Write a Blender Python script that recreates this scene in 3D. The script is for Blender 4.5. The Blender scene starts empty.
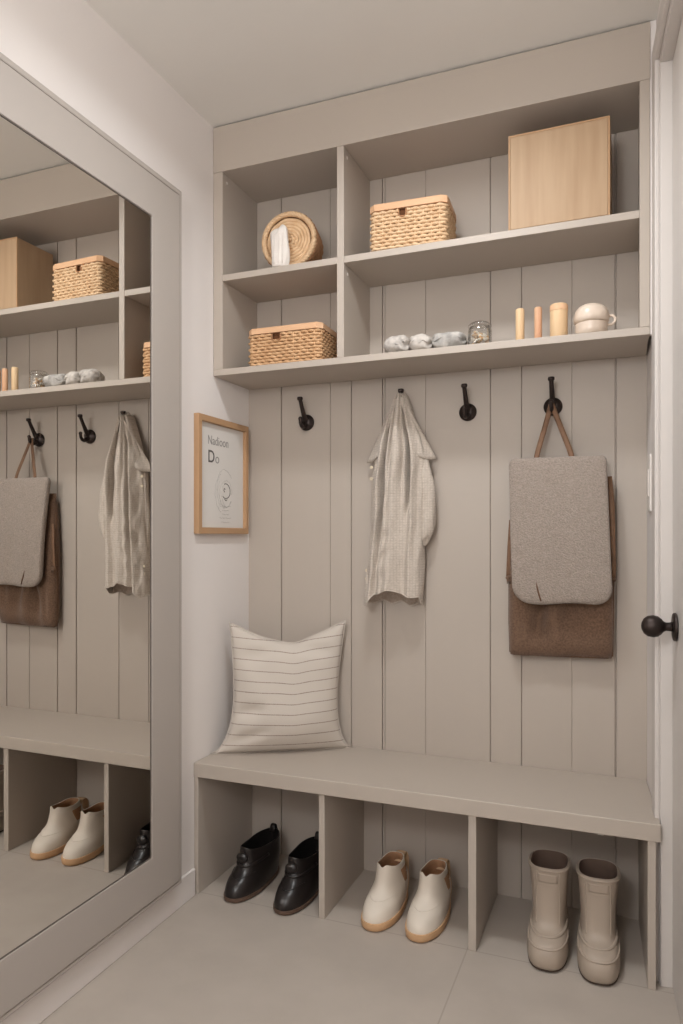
import bpy, math, random
from math import sin, cos, pi, radians, exp, sqrt
from mathutils import Vector, Matrix

random.seed(7)
C = bpy.context.scene.collection
scene = bpy.context.scene

# ------------------------------------------------------------------ helpers
class MB:
    """collects geometry for one mesh"""
    def __init__(s): s.v = []; s.f = []; s.uv = None
    def add(s, vs, fs):
        b = len(s.v); s.v += [tuple(v) for v in vs]; s.f += [tuple(b + i for i in f) for f in fs]; return s
    def box(s, x0, x1, y0, y1, z0, z1):
        return s.add([(x0,y0,z0),(x1,y0,z0),(x1,y1,z0),(x0,y1,z0),(x0,y0,z1),(x1,y0,z1),(x1,y1,z1),(x0,y1,z1)],
                     [(0,3,2,1),(4,5,6,7),(0,1,5,4),(1,2,6,5),(2,3,7,6),(3,0,4,7)])
    def prism(s, poly, z0, z1):
        n = len(poly)
        return s.add([(x,y,z0) for x,y in poly] + [(x,y,z1) for x,y in poly],
                     [tuple(range(n-1,-1,-1)), tuple(range(n,2*n))] + [(i,(i+1)%n,n+(i+1)%n,n+i) for i in range(n)])
    def loft(s, rings, cap0=True, cap1=True, closed=False):
        n = len(rings[0]); m = len(rings); vs = [p for r in rings for p in r]; fs = []
        for j in range(m if closed else m-1):
            a, b = j*n, ((j+1) % m)*n
            for i in range(n):
                k = (i+1) % n; fs.append((a+i, a+k, b+k, b+i))
        if not closed:
            if cap0: fs.append(tuple(range(n-1,-1,-1)))
            if cap1: fs.append(tuple((m-1)*n+i for i in range(n)))
        return s.add(vs, fs)
    def grid(s, rows):
        n = len(rows[0]); vs = [p for r in rows for p in r]
        return s.add(vs, [(j*n+i, j*n+i+1, (j+1)*n+i+1, (j+1)*n+i) for j in range(len(rows)-1) for i in range(n-1)])
    def tube(s, path, r, n=8, closed=False, flat=1.0, upv=None):
        P = [Vector(p) for p in path]; m = len(P); rings = []
        prev = None
        for i, p in enumerate(P):
            if closed: t = P[(i+1) % m] - P[i-1]
            else: t = P[min(i+1,m-1)] - P[max(i-1,0)]
            t.normalize()
            ref = Vector(upv) if upv else (prev if prev else (Vector((0,0,1)) if abs(t.z) < .9 else Vector((0,1,0))))
            a = (ref - t*ref.dot(t))
            if a.length < 1e-5: a = t.orthogonal()
            a.normalize(); b = t.cross(a); prev = a
            rr = r[i] if isinstance(r, (list, tuple)) else r
            rings.append([p + (a*cos(2*pi*k/n) + b*sin(2*pi*k/n)*flat)*rr for k in range(n)])
        return s.loft(rings, closed=closed)
    def lathe(s, prof, c=(0,0,0), n=32, axis='z'):
        rings = []
        for r, h in prof:
            ring = []
            for k in range(n):
                a = 2*pi*k/n; r2 = max(r, 1e-5)
                if axis == 'z': q = (c[0]+r2*cos(a), c[1]+r2*sin(a), c[2]+h)
                elif axis == 'y': q = (c[0]+r2*cos(a), c[1]+h, c[2]+r2*sin(a))
                else: q = (c[0]+h, c[1]+r2*cos(a), c[2]+r2*sin(a))
                ring.append(q)
            rings.append(ring)
        return s.loft(rings)
    def ball(s, c, r, n=16, sc=(1,1,1)):
        m = n//2
        prof = [[(c[0]+r*sc[0]*sin(pi*j/m+1e-4)*cos(2*pi*k/n), c[1]+r*sc[1]*sin(pi*j/m+1e-4)*sin(2*pi*k/n), c[2]-r*sc[2]*cos(pi*j/m)) for k in range(n)] for j in range(m+1)]
        return s.loft(prof)
    def build(s, name, mat, parent=None, smooth=False, bevel=0, sub=0, angle=None, solid=0):
        me = bpy.data.meshes.new(name)
        me.from_pydata(s.v, [], s.f); me.update()
        import bmesh
        bm = bmesh.new(); bm.from_mesh(me); bmesh.ops.recalc_face_normals(bm, faces=bm.faces); bm.to_mesh(me); bm.free()
        if s.uv:
            ul = me.uv_layers.new(name='UVMap')
            for l in me.loops: ul.data[l.index].uv = s.uv[l.vertex_index]
        o = bpy.data.objects.new(name, me); C.objects.link(o)
        if mat: me.materials.append(mat)
        if smooth:
            for p in me.polygons: p.use_smooth = True
            if angle:
                me.set_sharp_from_angle(angle=radians(angle))
        if solid:
            m = o.modifiers.new('solid', 'SOLIDIFY'); m.thickness = solid; m.offset = -1
        if bevel:
            m = o.modifiers.new('bevel', 'BEVEL'); m.width = bevel; m.segments = 2; m.limit_method = 'ANGLE'; m.angle_limit = radians(40)
        if sub:
            m = o.modifiers.new('sub', 'SUBSURF'); m.levels = sub; m.render_levels = sub
        if parent: o.parent = parent
        return o

def thing(name, label, cat, loc=(0,0,0), rz=0, group=None):
    o = bpy.data.objects.new(name, None); C.objects.link(o); o.empty_display_size = .05
    o.location = loc; o.rotation_euler = (0,0,rz); o['label'] = label; o['category'] = cat
    if group: o['group'] = group
    return o
def struct(o, label=None, cat=None):
    o['kind'] = 'structure'
    if label: o['label'] = label
    if cat: o['category'] = cat
    return o
def dup(root, loc, rz, label):
    r = root.copy(); C.objects.link(r); r.location = loc; r.rotation_euler = (0,0,rz); r['label'] = label
    for ch in list(root.children):
        c = ch.copy(); C.objects.link(c); c.parent = r
        for g in list(ch.children):
            d = g.copy(); C.objects.link(d); d.parent = c
    return r
def smooth01(t): t = max(0., min(1., t)); return t*t*(3-2*t)
def lerp(a, b, t): return a + (b-a)*t
def interp(tab, x):
    """Catmull-Rom style interpolation of (x, y) pairs"""
    if x <= tab[0][0]: return tab[0][1]
    if x >= tab[-1][0]: return tab[-1][1]
    for i in range(len(tab)-1):
        if tab[i][0] <= x <= tab[i+1][0]:
            x0,y0 = tab[i]; x1,y1 = tab[i+1]
            m0 = (y1 - tab[i-1][1])/(x1 - tab[i-1][0]) if i > 0 else (y1-y0)/(x1-x0)
            m1 = (tab[i+2][1] - y0)/(tab[i+2][0] - x0) if i+2 < len(tab) else (y1-y0)/(x1-x0)
            h = x1-x0; t = (x-x0)/h; t2=t*t; t3=t2*t
            return (2*t3-3*t2+1)*y0 + (t3-2*t2+t)*h*m0 + (-2*t3+3*t2)*y1 + (t3-t2)*h*m1
def g(x, c, w): return exp(-((x-c)/w)**2)

# ------------------------------------------------------------------ materials
def lin(c):
    return tuple((x/255/12.92 if x/255 <= .04045 else ((x/255+.055)/1.055)**2.4) for x in c) + (1,)
def mat(name, col, rough=.6, spec=.5, metal=0., noise=None, bump=None, col2=None, trans=0, ior=1.45, coat=0, sheen=0):
    """noise=(scale, amount, stretch xyz) mottles col->col2 ; bump=(scale, strength, dist, kind)"""
    m = bpy.data.materials.new(name); m.use_nodes = True
    nt = m.node_tree; b = nt.nodes['Principled BSDF']
    b.inputs['Base Color'].default_value = lin(col); b.inputs['Roughness'].default_value = rough
    b.inputs['Metallic'].default_value = metal; b.inputs['Specular IOR Level'].default_value = spec
    b.inputs['IOR'].default_value = ior
    if trans: b.inputs['Transmission Weight'].default_value = trans
    if coat: b.inputs['Coat Weight'].default_value = coat; b.inputs['Coat Roughness'].default_value = .15
    if sheen: b.inputs['Sheen Weight'].default_value = sheen
    tc = nt.nodes.new('ShaderNodeTexCoord')
    def mapped(scale):
        mp = nt.nodes.new('ShaderNodeMapping'); mp.inputs['Scale'].default_value = scale
        nt.links.new(tc.outputs['Object'], mp.inputs['Vector']); return mp.outputs['Vector']
    if noise:
        n = nt.nodes.new('ShaderNodeTexNoise'); n.inputs['Scale'].default_value = noise[0]; n.inputs['Detail'].default_value = 5
        nt.links.new(mapped(noise[2] if len(noise) > 2 else (1,1,1)), n.inputs['Vector'])
        r = nt.nodes.new('ShaderNodeValToRGB'); r.color_ramp.elements[0].position = .5-noise[1]; r.color_ramp.elements[1].position = .5+noise[1]
        r.color_ramp.elements[0].color = lin(col); r.color_ramp.elements[1].color = lin(col2 or col)
        nt.links.new(n.outputs['Fac'], r.inputs['Fac']); nt.links.new(r.outputs['Color'], b.inputs['Base Color'])
    if bump:
        kind = bump[3] if len(bump) > 3 else 'noise'
        if kind == 'noise':
            n = nt.nodes.new('ShaderNodeTexNoise'); n.inputs['Scale'].default_value = bump[0]; n.inputs['Detail'].default_value = 4; out = n.outputs['Fac']
            nt.links.new(mapped(bump[4] if len(bump) > 4 else (1,1,1)), n.inputs['Vector'])
        else:
            n = nt.nodes.new('ShaderNodeTexVoronoi'); n.inputs['Scale'].default_value = bump[0]; out = n.outputs['Distance']
            nt.links.new(mapped(bump[4] if len(bump) > 4 else (1,1,1)), n.inputs['Vector'])
        bp = nt.nodes.new('ShaderNodeBump'); bp.inputs['Strength'].default_value = bump[1]; bp.inputs['Distance'].default_value = bump[2]
        nt.links.new(out, bp.inputs['Height']); nt.links.new(bp.outputs['Normal'], b.inputs['Normal'])
    return m

M = {}
M['paint'] = mat('greige_paint', (178,167.5,156.5), .42, .4, noise=(3,.3), col2=(181,170.5,159.5), bump=(60,.04,.002))
M['panel'] = mat('panel_paint', (176,165.5,155), .5, .4, noise=(3,.3), col2=(180,169.5,159), bump=(60,.04,.002))
M['wall'] = mat('white_wall', (224,218.5,215), .85, .2, noise=(4,.3), col2=(227,221.5,218), bump=(180,.06,.002))
M['ceiling'] = mat('ceiling_white', (224,221,216), .9, .2, noise=(4,.3), col2=(227,224,219))
M['trim'] = mat('white_trim', (205,199,194), .45, .4, noise=(3,.3), col2=(208,202,197))
M['mframe'] = mat('mirror_frame_paint', (168,160,153), .45, .4, noise=(3,.3), col2=(171,163,156))
M['seam_grey'] = mat('seam_grey', (96,88,82), .6, .3)
M['mirror'] = mat('mirror_silver', (238,236,232), .0, .5, metal=1.0)
M['oak'] = mat('oak', (183,156,126), .5, .35, noise=(2.2,.22,(14,14,1.2)), col2=(168,139,109), bump=(5,.08,.002,'noise',(20,20,1.5)))
M['oak_edge'] = mat('oak_edge', (178,144,110), .5, .35, noise=(2.2,.22,(14,14,1.2)), col2=(178,140,104))
M['lidwood'] = mat('lid_wood', (224,184,148), .55, .3, noise=(3,.25,(1.5,10,10)), col2=(212,168,130))
M['wicker'] = mat('wicker', (214,176,136), .6, .3, noise=(40,.25), col2=(190,148,108))
M['wicker_pale'] = mat('wicker_pale', (222,192,156), .6, .3, noise=(40,.25), col2=(202,166,128))
M['wicker_dark'] = mat('wicker_dark', (176,132,96), .65, .3, noise=(45,.25), col2=(150,106,74))
M['inner_shade'] = mat('basket_inner_shade', (98,62,38), .8, .2, noise=(20,.3), col2=(80,50,30))
M['peg'] = mat('peg_wood', (224,196,158), .55, .3, noise=(4,.25,(10,10,1.2)), col2=(212,178,138))
M['peg_rosy'] = mat('rosy_wood', (214,180,146), .55, .3, noise=(4,.25,(10,10,1.2)), col2=(204,150,118))
M['ceramic'] = mat('ceramic', (222,206,190), .3, .5, noise=(18,.18), col2=(200,182,165))
def glass_mat():
    m = bpy.data.materials.new('clear_glass'); m.use_nodes = True; nt = m.node_tree
    nt.nodes.remove(nt.nodes['Principled BSDF']); out = nt.nodes['Material Output']
    tr = nt.nodes.new('ShaderNodeBsdfTransparent'); tr.inputs[0].default_value = (.95,.95,.94,1)
    gl = nt.nodes.new('ShaderNodeBsdfGlossy'); gl.inputs['Roughness'].default_value = .05
    lw = nt.nodes.new('ShaderNodeLayerWeight'); lw.inputs[0].default_value = .35
    mx = nt.nodes.new('ShaderNodeMixShader'); nt.links.new(lw.outputs['Facing'], mx.inputs[0]); nt.links.new(tr.outputs[0], mx.inputs[1]); nt.links.new(gl.outputs[0], mx.inputs[2])
    nt.links.new(mx.outputs[0], out.inputs[0]); return m
M['glass'] = glass_mat()
M['nuts'] = mat('jar_filling', (205,160,110), .7, .3, noise=(60,.2), col2=(228,195,155))
M['nuts2'] = mat('jar_filling_pale', (232,222,208), .7, .3)
M['lace'] = mat('patterned_cloth', (194,187,180), .9, .2, noise=(60,.12), col2=(164,158,152), bump=(90,.6,.004))
M['lace_w'] = mat('pale_cloth', (200,193,185), .9, .2, noise=(50,.14), col2=(182,175,168), bump=(90,.6,.004))
M['lace_b'] = mat('grey_cloth', (188,183,177), .9, .2, noise=(40,.12), col2=(156,153,149), bump=(90,.6,.004))
M['towel'] = mat('white_towel', (232,226,220), .95, .2, noise=(30,.3), col2=(222,214,206), bump=(220,.5,.003))
M['iron'] = mat('dark_iron', (46,38,36), .42, .5, metal=.6, noise=(30,.3), col2=(58,48,44))
M['linen'] = mat('linen', (204,194,183), .95, .15, noise=(110,.22,(1,1,2.2)), col2=(184,173,161), bump=(200,.3,.002,'noise',(1,1,1)), sheen=.15)
M['linen_in'] = mat('linen_inside', (186,172,160), .95, .15, noise=(120,.2), col2=(164,150,138), bump=(260,.4,.002))
M['boucle'] = mat('boucle', (166,154,144), .98, .1, noise=(190,.2), col2=(144,132,122), bump=(210,.8,.003,'voronoi'), sheen=.2)
M['felt'] = mat('brown_felt', (122,97,79), .95, .15, noise=(170,.2), col2=(95,74,60), bump=(230,.6,.003), sheen=.2)
M['felt_dark'] = mat('brown_edge', (112,84,66), .9, .2, noise=(120,.2), col2=(92,68,52))
M['strap'] = mat('tan_leather', (126,96,74), .6, .35, noise=(50,.25), col2=(106,78,58))
M['button'] = mat('button_horn', (205,192,168), .4, .5)
M['paper'] = mat('art_paper', (214,210,205), .8, .2, noise=(8,.3), col2=(217,213,208))
M['ink'] = mat('ink_dark', (98,94,92), .8, .2)
M['ink_pale'] = mat('ink_pale', (150,146,143), .8, .2)
M['ink_faint'] = mat('ink_faint', (188,184,180), .8, .2)
M['black'] = mat('black_leather', (30,26,25), .30, .5, noise=(20,.3), col2=(38,32,30), bump=(26,.25,.004))
M['black_in'] = mat('black_lining', (22,19,18), .9, .2)
M['brown_sole'] = mat('brown_sole', (104,84,72), .6, .3, noise=(20,.3), col2=(92,72,60))
M['cream'] = mat('cream_leather', (220,210,197), .55, .35, noise=(14,.3), col2=(212,201,187), bump=(50,.1,.003))
M['gum'] = mat('gum_sole', (208,170,132), .6, .35, noise=(20,.3), col2=(198,158,118))
M['tan_pale'] = mat('tan_counter', (208,176,142), .6, .3, noise=(14,.3), col2=(198,164,130))
M['tan_in'] = mat('tan_lining', (180,140,108), .8, .25, noise=(40,.3), col2=(164,124,92))
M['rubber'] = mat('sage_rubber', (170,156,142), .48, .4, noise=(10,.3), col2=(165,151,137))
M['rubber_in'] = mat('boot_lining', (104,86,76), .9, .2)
M['rubber_sole'] = mat('dark_tread', (84,72,64), .7, .3)
M['plastic'] = mat('white_plastic', (222,216,210), .4, .5)

M['pipe'] = mat('cushion_edge', (192,183,173), .95, .15)
def check_mat(m):
    # faint woven check
    nt = m.node_tree; b = nt.nodes['Principled BSDF']; src = b.inputs['Base Color'].links[0].from_socket
    tc = nt.nodes.new('ShaderNodeTexCoord'); sep = nt.nodes.new('ShaderNodeSeparateXYZ'); nt.links.new(tc.outputs['Object'], sep.inputs[0])
    outs = []
    for ax in ('X','Z'):
        mu = nt.nodes.new('ShaderNodeMath'); mu.operation = 'MULTIPLY'; mu.inputs[1].default_value = 110; nt.links.new(sep.outputs[ax], mu.inputs[0])
        fr = nt.nodes.new('ShaderNodeMath'); fr.operation = 'FRACT'; nt.links.new(mu.outputs[0], fr.inputs[0])
        lt = nt.nodes.new('ShaderNodeMath'); lt.operation = 'LESS_THAN'; lt.inputs[1].default_value = .22; nt.links.new(fr.outputs[0], lt.inputs[0]); outs.append(lt.outputs[0])
    mxm = nt.nodes.new('ShaderNodeMath'); mxm.operation = 'MAXIMUM'; nt.links.new(outs[0], mxm.inputs[0]); nt.links.new(outs[1], mxm.inputs[1])
    no = nt.nodes.new('ShaderNodeTexNoise'); no.inputs['Scale'].default_value = 45; nt.links.new(tc.outputs['Object'], no.inputs['Vector'])
    ml = nt.nodes.new('ShaderNodeMath'); ml.operation = 'MULTIPLY'; nt.links.new(mxm.outputs[0], ml.inputs[0]); pw = nt.nodes.new('ShaderNodeMath'); pw.operation = 'POWER'; pw.inputs[1].default_value = 2.0; nt.links.new(no.outputs['Fac'], pw.inputs[0]); nt.links.new(pw.outputs[0], ml.inputs[1])
    mx = nt.nodes.new('ShaderNodeMix'); mx.data_type = 'RGBA'; nt.links.new(ml.outputs[0], mx.inputs['Factor']); nt.links.new(src, mx.inputs[6]); mx.inputs[7].default_value = lin((150,138,126))
    nt.links.new(mx.outputs[2], b.inputs['Base Color'])
check_mat(M['linen'])
def pillow_mat():
    m = mat('striped_cotton', (197,188,178), .95, .15, bump=(240,.35,.002), sheen=.15)
    nt = m.node_tree; b = nt.nodes['Principled BSDF']
    uv = nt.nodes.new('ShaderNodeTexCoord'); sep = nt.nodes.new('ShaderNodeSeparateXYZ'); nt.links.new(uv.outputs['UV'], sep.inputs[0])
    mul = nt.nodes.new('ShaderNodeMath'); mul.operation = 'MULTIPLY'; mul.inputs[1].default_value = 12.5; nt.links.new(sep.outputs['Y'], mul.inputs[0])
    fr = nt.nodes.new('ShaderNodeMath'); fr.operation = 'FRACT'; nt.links.new(mul.outputs[0], fr.inputs[0])
    lt = nt.nodes.new('ShaderNodeMath'); lt.operation = 'LESS_THAN'; lt.inputs[1].default_value = .09; nt.links.new(fr.outputs[0], lt.inputs[0])
    n = nt.nodes.new('ShaderNodeTexNoise'); n.inputs['Scale'].default_value = 90; n.inputs['Detail'].default_value = 4; nt.links.new(uv.outputs['UV'], n.inputs['Vector'])
    mm = nt.nodes.new('ShaderNodeMath'); mm.operation = 'MULTIPLY'; nt.links.new(lt.outputs[0], mm.inputs[0]); nt.links.new(n.outputs['Fac'], mm.inputs[1])
    m2 = nt.nodes.new('ShaderNodeMath'); m2.operation = 'MULTIPLY'; m2.inputs[1].default_value = 1.5; m2.use_clamp = True; nt.links.new(mm.outputs[0], m2.inputs[0])
    mx = nt.nodes.new('ShaderNodeMix'); mx.data_type = 'RGBA'
    nt.links.new(m2.outputs[0], mx.inputs['Factor']); mx.inputs[6].default_value = lin((197,188,178)); mx.inputs[7].default_value = lin((140,126,116))
    nt.links.new(mx.outputs[2], b.inputs['Base Color'])
    return m
M['pillow'] = pillow_mat()

def floor_mat():
    m = mat('floor_tile', (176,164,150), .55, .35, bump=(30,.05,.002))
    nt = m.node_tree; b = nt.nodes['Principled BSDF']
    tc = nt.nodes.new('ShaderNodeTexCoord')
    mp = nt.nodes.new('ShaderNodeMapping'); mp.inputs['Location'].default_value = (-.936, -.118, 0); nt.links.new(tc.outputs['Object'], mp.inputs['Vector'])
    br = nt.nodes.new('ShaderNodeTexBrick'); br.offset = 0; br.inputs['Scale'].default_value = 1; br.inputs['Mortar Size'].default_value = .0025
    br.inputs['Brick Width'].default_value = 1.2; br.inputs['Row Height'].default_value = 1.0; br.inputs['Mortar Smooth'].default_value = .3
    nt.links.new(mp.outputs['Vector'], br.inputs['Vector'])
    n = nt.nodes.new('ShaderNodeTexNoise'); n.inputs['Scale'].default_value = 6; n.inputs['Detail'].default_value = 8; nt.links.new(tc.outputs['Object'], n.inputs['Vector'])
    r = nt.nodes.new('ShaderNodeValToRGB'); r.color_ramp.elements[0].position = .3; r.color_ramp.elements[1].position = .7
    r.color_ramp.elements[0].color = lin((174,164,154)); r.color_ramp.elements[1].color = lin((182,172,162)); nt.links.new(n.outputs['Fac'], r.inputs['Fac'])
    nt.links.new(r.outputs['Color'], br.inputs['Color1']); nt.links.new(r.outputs['Color'], br.inputs['Color2'])
    br.inputs['Mortar'].default_value = lin((164,154,144))
    nt.links.new(br.outputs['Color'], b.inputs['Base Color'])
    return m
M['floor'] = floor_mat()

# ------------------------------------------------------------------ the room
XL, YB, ZC = -.005, 2.485, 2.695           # left wall, panelled back wall, ceiling
SL = .075                                    # the right wall is not quite square
RX, RY = 1.4345, 2.49
TH = math.atan(SL)
def xr(y): return RX + SL*(RY - y)
YF = -.9
struct(MB().box(-.2, 2.0, YF-.1, 2.7, -.08, 0).build('floor', M['floor']))
struct(MB().box(-.2, 2.0, YF-.1, 2.7, ZC, ZC+.08).build('ceiling', M['ceiling']))
struct(MB().box(XL-.12, XL, YF, 2.65, 0, ZC).build('wall_left', M['wall']))
struct(MB().box(XL, xr(YF), YF-.1, YF, 0, ZC).build('wall_front', M['wall']))

# back wall: vertical boards with V joints
def back_wall():
    G = [(.139,.003,.008), (.343,.0022,.004), (.428,.0032,.008), (.5485,.0026,.009), (.5585,.0018,.005), (.711,.0018,.004),
         (.94,.003,.009), (1.045,.0026,.008), (1.207,.0018,.003), (1.342,.0032,.009)]
    prof = [(XL, YB)]
    for x, w, d in G:
        prof += [(x-w, YB), (x-w*.6, YB+d), (x+w*.6, YB+d), (x+w, YB)]
    prof += [(RX, YB), (RX, YB+.06), (XL, YB+.06)]
    return MB().prism(prof, 0, ZC)
struct(back_wall().build('wall_back', M['panel']))

# white scribe strip closing the gap between the shelving and the right wall
struct(MB().prism([(1.4375,2.2285),(xr(2.2285)-.0005,2.2285),(xr(2.245)-.0005,2.245),(1.4375,2.245)], 1.8010, ZC-.0015).build('trim_3', M['wall']))
# right wall in its own frame: origin at the back corner, -y runs along the wall to the viewer, +x away from the room
DO0, DO1, DH = -.338, -1.20, 2.53            # door opening along the wall, its height
rw = back = None
def rloc(o):
    o.location = (RX, RY, 0); o.rotation_euler = (0,0,TH); return o
mb = MB().box(0, .12, DO0, 0, 0, ZC).box(0, .12, -3.42, DO1, 0, ZC).box(0, .12, DO1, DO0, DH, ZC)
struct(rloc(mb.build('wall_right', M['wall'])))
# casing round the opening
cw, ct = .085, .012
mb = MB().box(-ct, .0, DO0+.006, DO0+cw, 0, DH+.07).box(-ct, 0, DO1-cw, DO1-.006, 0, DH+.07).box(-ct, 0, DO1-.006, DO0+.006, DH+.006, DH+.07)
struct(rloc(mb.build('trim_1', M['trim'], bevel=.003)))
# jamb lining and door stop
mb = MB().box(.0005, .119, DO0-.014, DO0-.0005, 0, DH-.001).box(.0005, .119, DO1+.0005, DO1+.014, 0, DH-.001).box(.0005, .119, DO1+.014, DO0-.014, DH-.015, DH-.001)
struct(rloc(mb.build('trim_2', M['trim'], bevel=.002)))
# the door
door = thing('door_1', 'white door in the right-hand wall with a round black knob', 'door'); door['kind'] = 'structure'
rloc(door)
d0, d1 = DO0-.017, DO1+.017
MB().box(.03, .068, d1, d0, .006, DH-.018).build('door_panel', M['trim'], door, bevel=.002)
KY, KZ = -.439, .990
k = MB().lathe([(0,.0295),(.033,.0295),(.037,.027),(.037,.023),(.034,.020),(.016,.019),(0,.019)], (0,KY,KZ), 36, 'x').build('rosette', M['iron'], door, smooth=True, angle=50)
mb = MB().lathe([(0,.02),(.013,.02),(.0115,.012),(.011,.004),(.014,-.002),(.021,-.008),(.027,-.016),(.029,-.027),(.027,-.040),(.020,-.050),(.010,-.055),(0,-.0565)], (0,KY,KZ), 36, 'x')
mb.build('door_knob', M['iron'], door, smooth=True)
# baseboards
struct(MB().box(XL, XL+.012, YF, 2.094, 0, .092).build('baseboard_left', M['wall'], bevel=.003))


# ------------------------------------------------------------------ upper shelving
YU = 2.2245
XR_ = 1.4325
cab = thing('shelf_cabinet', 'greige built-in open shelving across the top of the panelled wall', 'shelving', (.7, 2.35, 1.80))
def part(name, mb, m, parent, off, **kw):
    o = mb.build(name, m, None, **kw); o.data.transform(Matrix.Translation(-Vector(off))); o.parent = parent; return o
co = (.7, 2.35, 1.80)
part('crown', MB().prism([(XL+.001,YU-.002),(1.438,YU-.002),(1.438,YU+.02),(1.4335,YB-.001),(XL+.001,YB-.001)], 2.5275, ZC-.005), M['paint'], cab, co, bevel=.0015)
part('side_panel', MB().box(XL+.001, .034, YU, YB-.001, 1.8235, 2.5275), M['paint'], cab, co, bevel=.0015)
part('side_panel', MB().prism([(1.4097,YU),(1.437,YU),(1.437,YU+.025),(1.4335,YU+.03),(1.4335,YB-.001),(1.4097,YB-.001)], 1.8235, 2.5275), M['paint'], cab, co, bevel=.0015)
part('divider', MB().box(.4749, .5, YU, YB-.001, 1.8235, 2.5275), M['paint'], cab, co, bevel=.0015)
part('shelf', MB().box(.0341, .4748, YU+.0005, YB-.001, 2.1367, 2.1595), M['paint'], cab, co, bevel=.0015)
part('shelf', MB().box(.5001, 1.4096, YU+.0005, YB-.001, 2.1367, 2.1595), M['paint'], cab, co, bevel=.0015)
part('shelf', MB().prism([(XL+.001,YU),(1.437,YU),(1.437,YU+.025),(1.4335,YU+.1),(1.4335,YB-.001),(XL+.001,YB-.001)], 1.8008, 1.8234), M['paint'], cab, co, bevel=.0015)
for (x, y, z, ax) in ((.0346,YU+.03,2.50,1), (.5006,YU+.03,2.50,1), (1.4091,YU+.03,2.50,-1), (1.4091,YU+.03,2.11,-1), (.5006,YU+.035,2.11,1)):
    part('screw_cap', MB().lathe([(0,-.0008),(.005,-.0008),(.005,.0008*ax),(.003,.0012*ax),(0,.0012*ax)], (x,y,z), 16, 'x'), M['plastic'], cab, co)

# ------------------------------------------------------------------ bench
YN = 2.11
YNL = 2.098
bench = thing('storage_bench', 'long greige bench with three open shoe cubbies under the coat hooks', 'bench', (.7, 2.3, 0))
bo = (.7, 2.3, 0)
part('bench_top', MB().prism([(XL+.001,YNL),(xr(YN)-.0015,YN),(xr(YB)-.0015,YB-.001),(XL+.001,YB-.001)], .4016, .45), M['paint'], bench, bo, bevel=.0025)
part('side_panel', MB().box(XL+.001, .0125, YNL+.004, YB-.001, .0005, .4016), M['paint'], bench, bo, bevel=.0015)
yy0, yy1 = YN+.004, YB-.001
part('side_panel', MB().prism([(1.4285,yy0),(1.4497,yy0),(xr(yy1)-.004,yy1),(xr(yy1)-.025,yy1)], .0005, .4016), M['paint'], bench, bo, bevel=.0015)
part('divider', MB().box(.457, .4775, YN+.004, YB-.001, .0005, .4016), M['paint'], bench, bo, bevel=.0015)
part('divider', MB().box(.9395, .9635, YN+.004, YB-.001, .0005, .4016), M['paint'], bench, bo, bevel=.0015)
part('corner_bracket', MB().box(1.300, 1.316, YN+.012, YN+.034, .394, .4018), M['plastic'], bench, bo, bevel=.002)

# ------------------------------------------------------------------ mirror on the left wall
XM = .0439
mir = thing('wall_mirror', 'large wall mirror in a wide flat taupe frame on the left wall', 'mirror', (XL, 1.3, .1225))
mo = (XL, 1.3, .1225)
y0, y1, z0, z1 = .55, 1.947, .1225, 2.3184
gy0, gy1, gz0, gz1 = .69, 1.8039, .2523, 2.1951
def ring_x(mb, xa, xb, o, i):
    (a0,a1,b0,b1), (c0,c1,d0,d1) = o, i
    O = [(a0,b0),(a1,b0),(a1,b1),(a0,b1)]; I = [(c0,d0),(c1,d0),(c1,d1),(c0,d1)]
    vs = [(xa,)+p for p in O] + [(xa,)+p for p in I] + [(xb,)+p for p in O] + [(xb,)+p for p in I]
    fs = []
    for k in range(4):
        j = (k+1) % 4
        fs += [(k,j,4+j,4+k), (8+k,12+k,12+j,8+j), (k,8+k,8+j,j), (4+k,4+j,12+j,12+k)]
    return mb.add(vs, fs)
part('frame', ring_x(MB(), XL+.001, XM, (y0,y1,z0,z1), (gy0,gy1,gz0,gz1)), M['mframe'], mir, mo, bevel=.002)
part('frame_bead', ring_x(MB(), XL+.001, XM-.003, (y0-.016,y1+.017,z0-.016,z1+.021), (y0-.003,y1+.004,z0-.003,z1+.004)), M['mframe'], mir, mo, bevel=.003)
part('mirror_glass', MB().box(XM-.012, XM-.004, gy0+.0005, gy1-.0005, gz0+.0005, gz1-.0005), M['mirror'], mir, mo)
part('glass_seam', ring_x(MB(), XM-.0045, XM-.0025, (gy0+.0004,gy1-.0004,gz0+.0004,gz1-.0004), (gy0+.003,gy1-.003,gz0+.003,gz1-.003)), M['seam_grey'], mir, mo)

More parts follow.
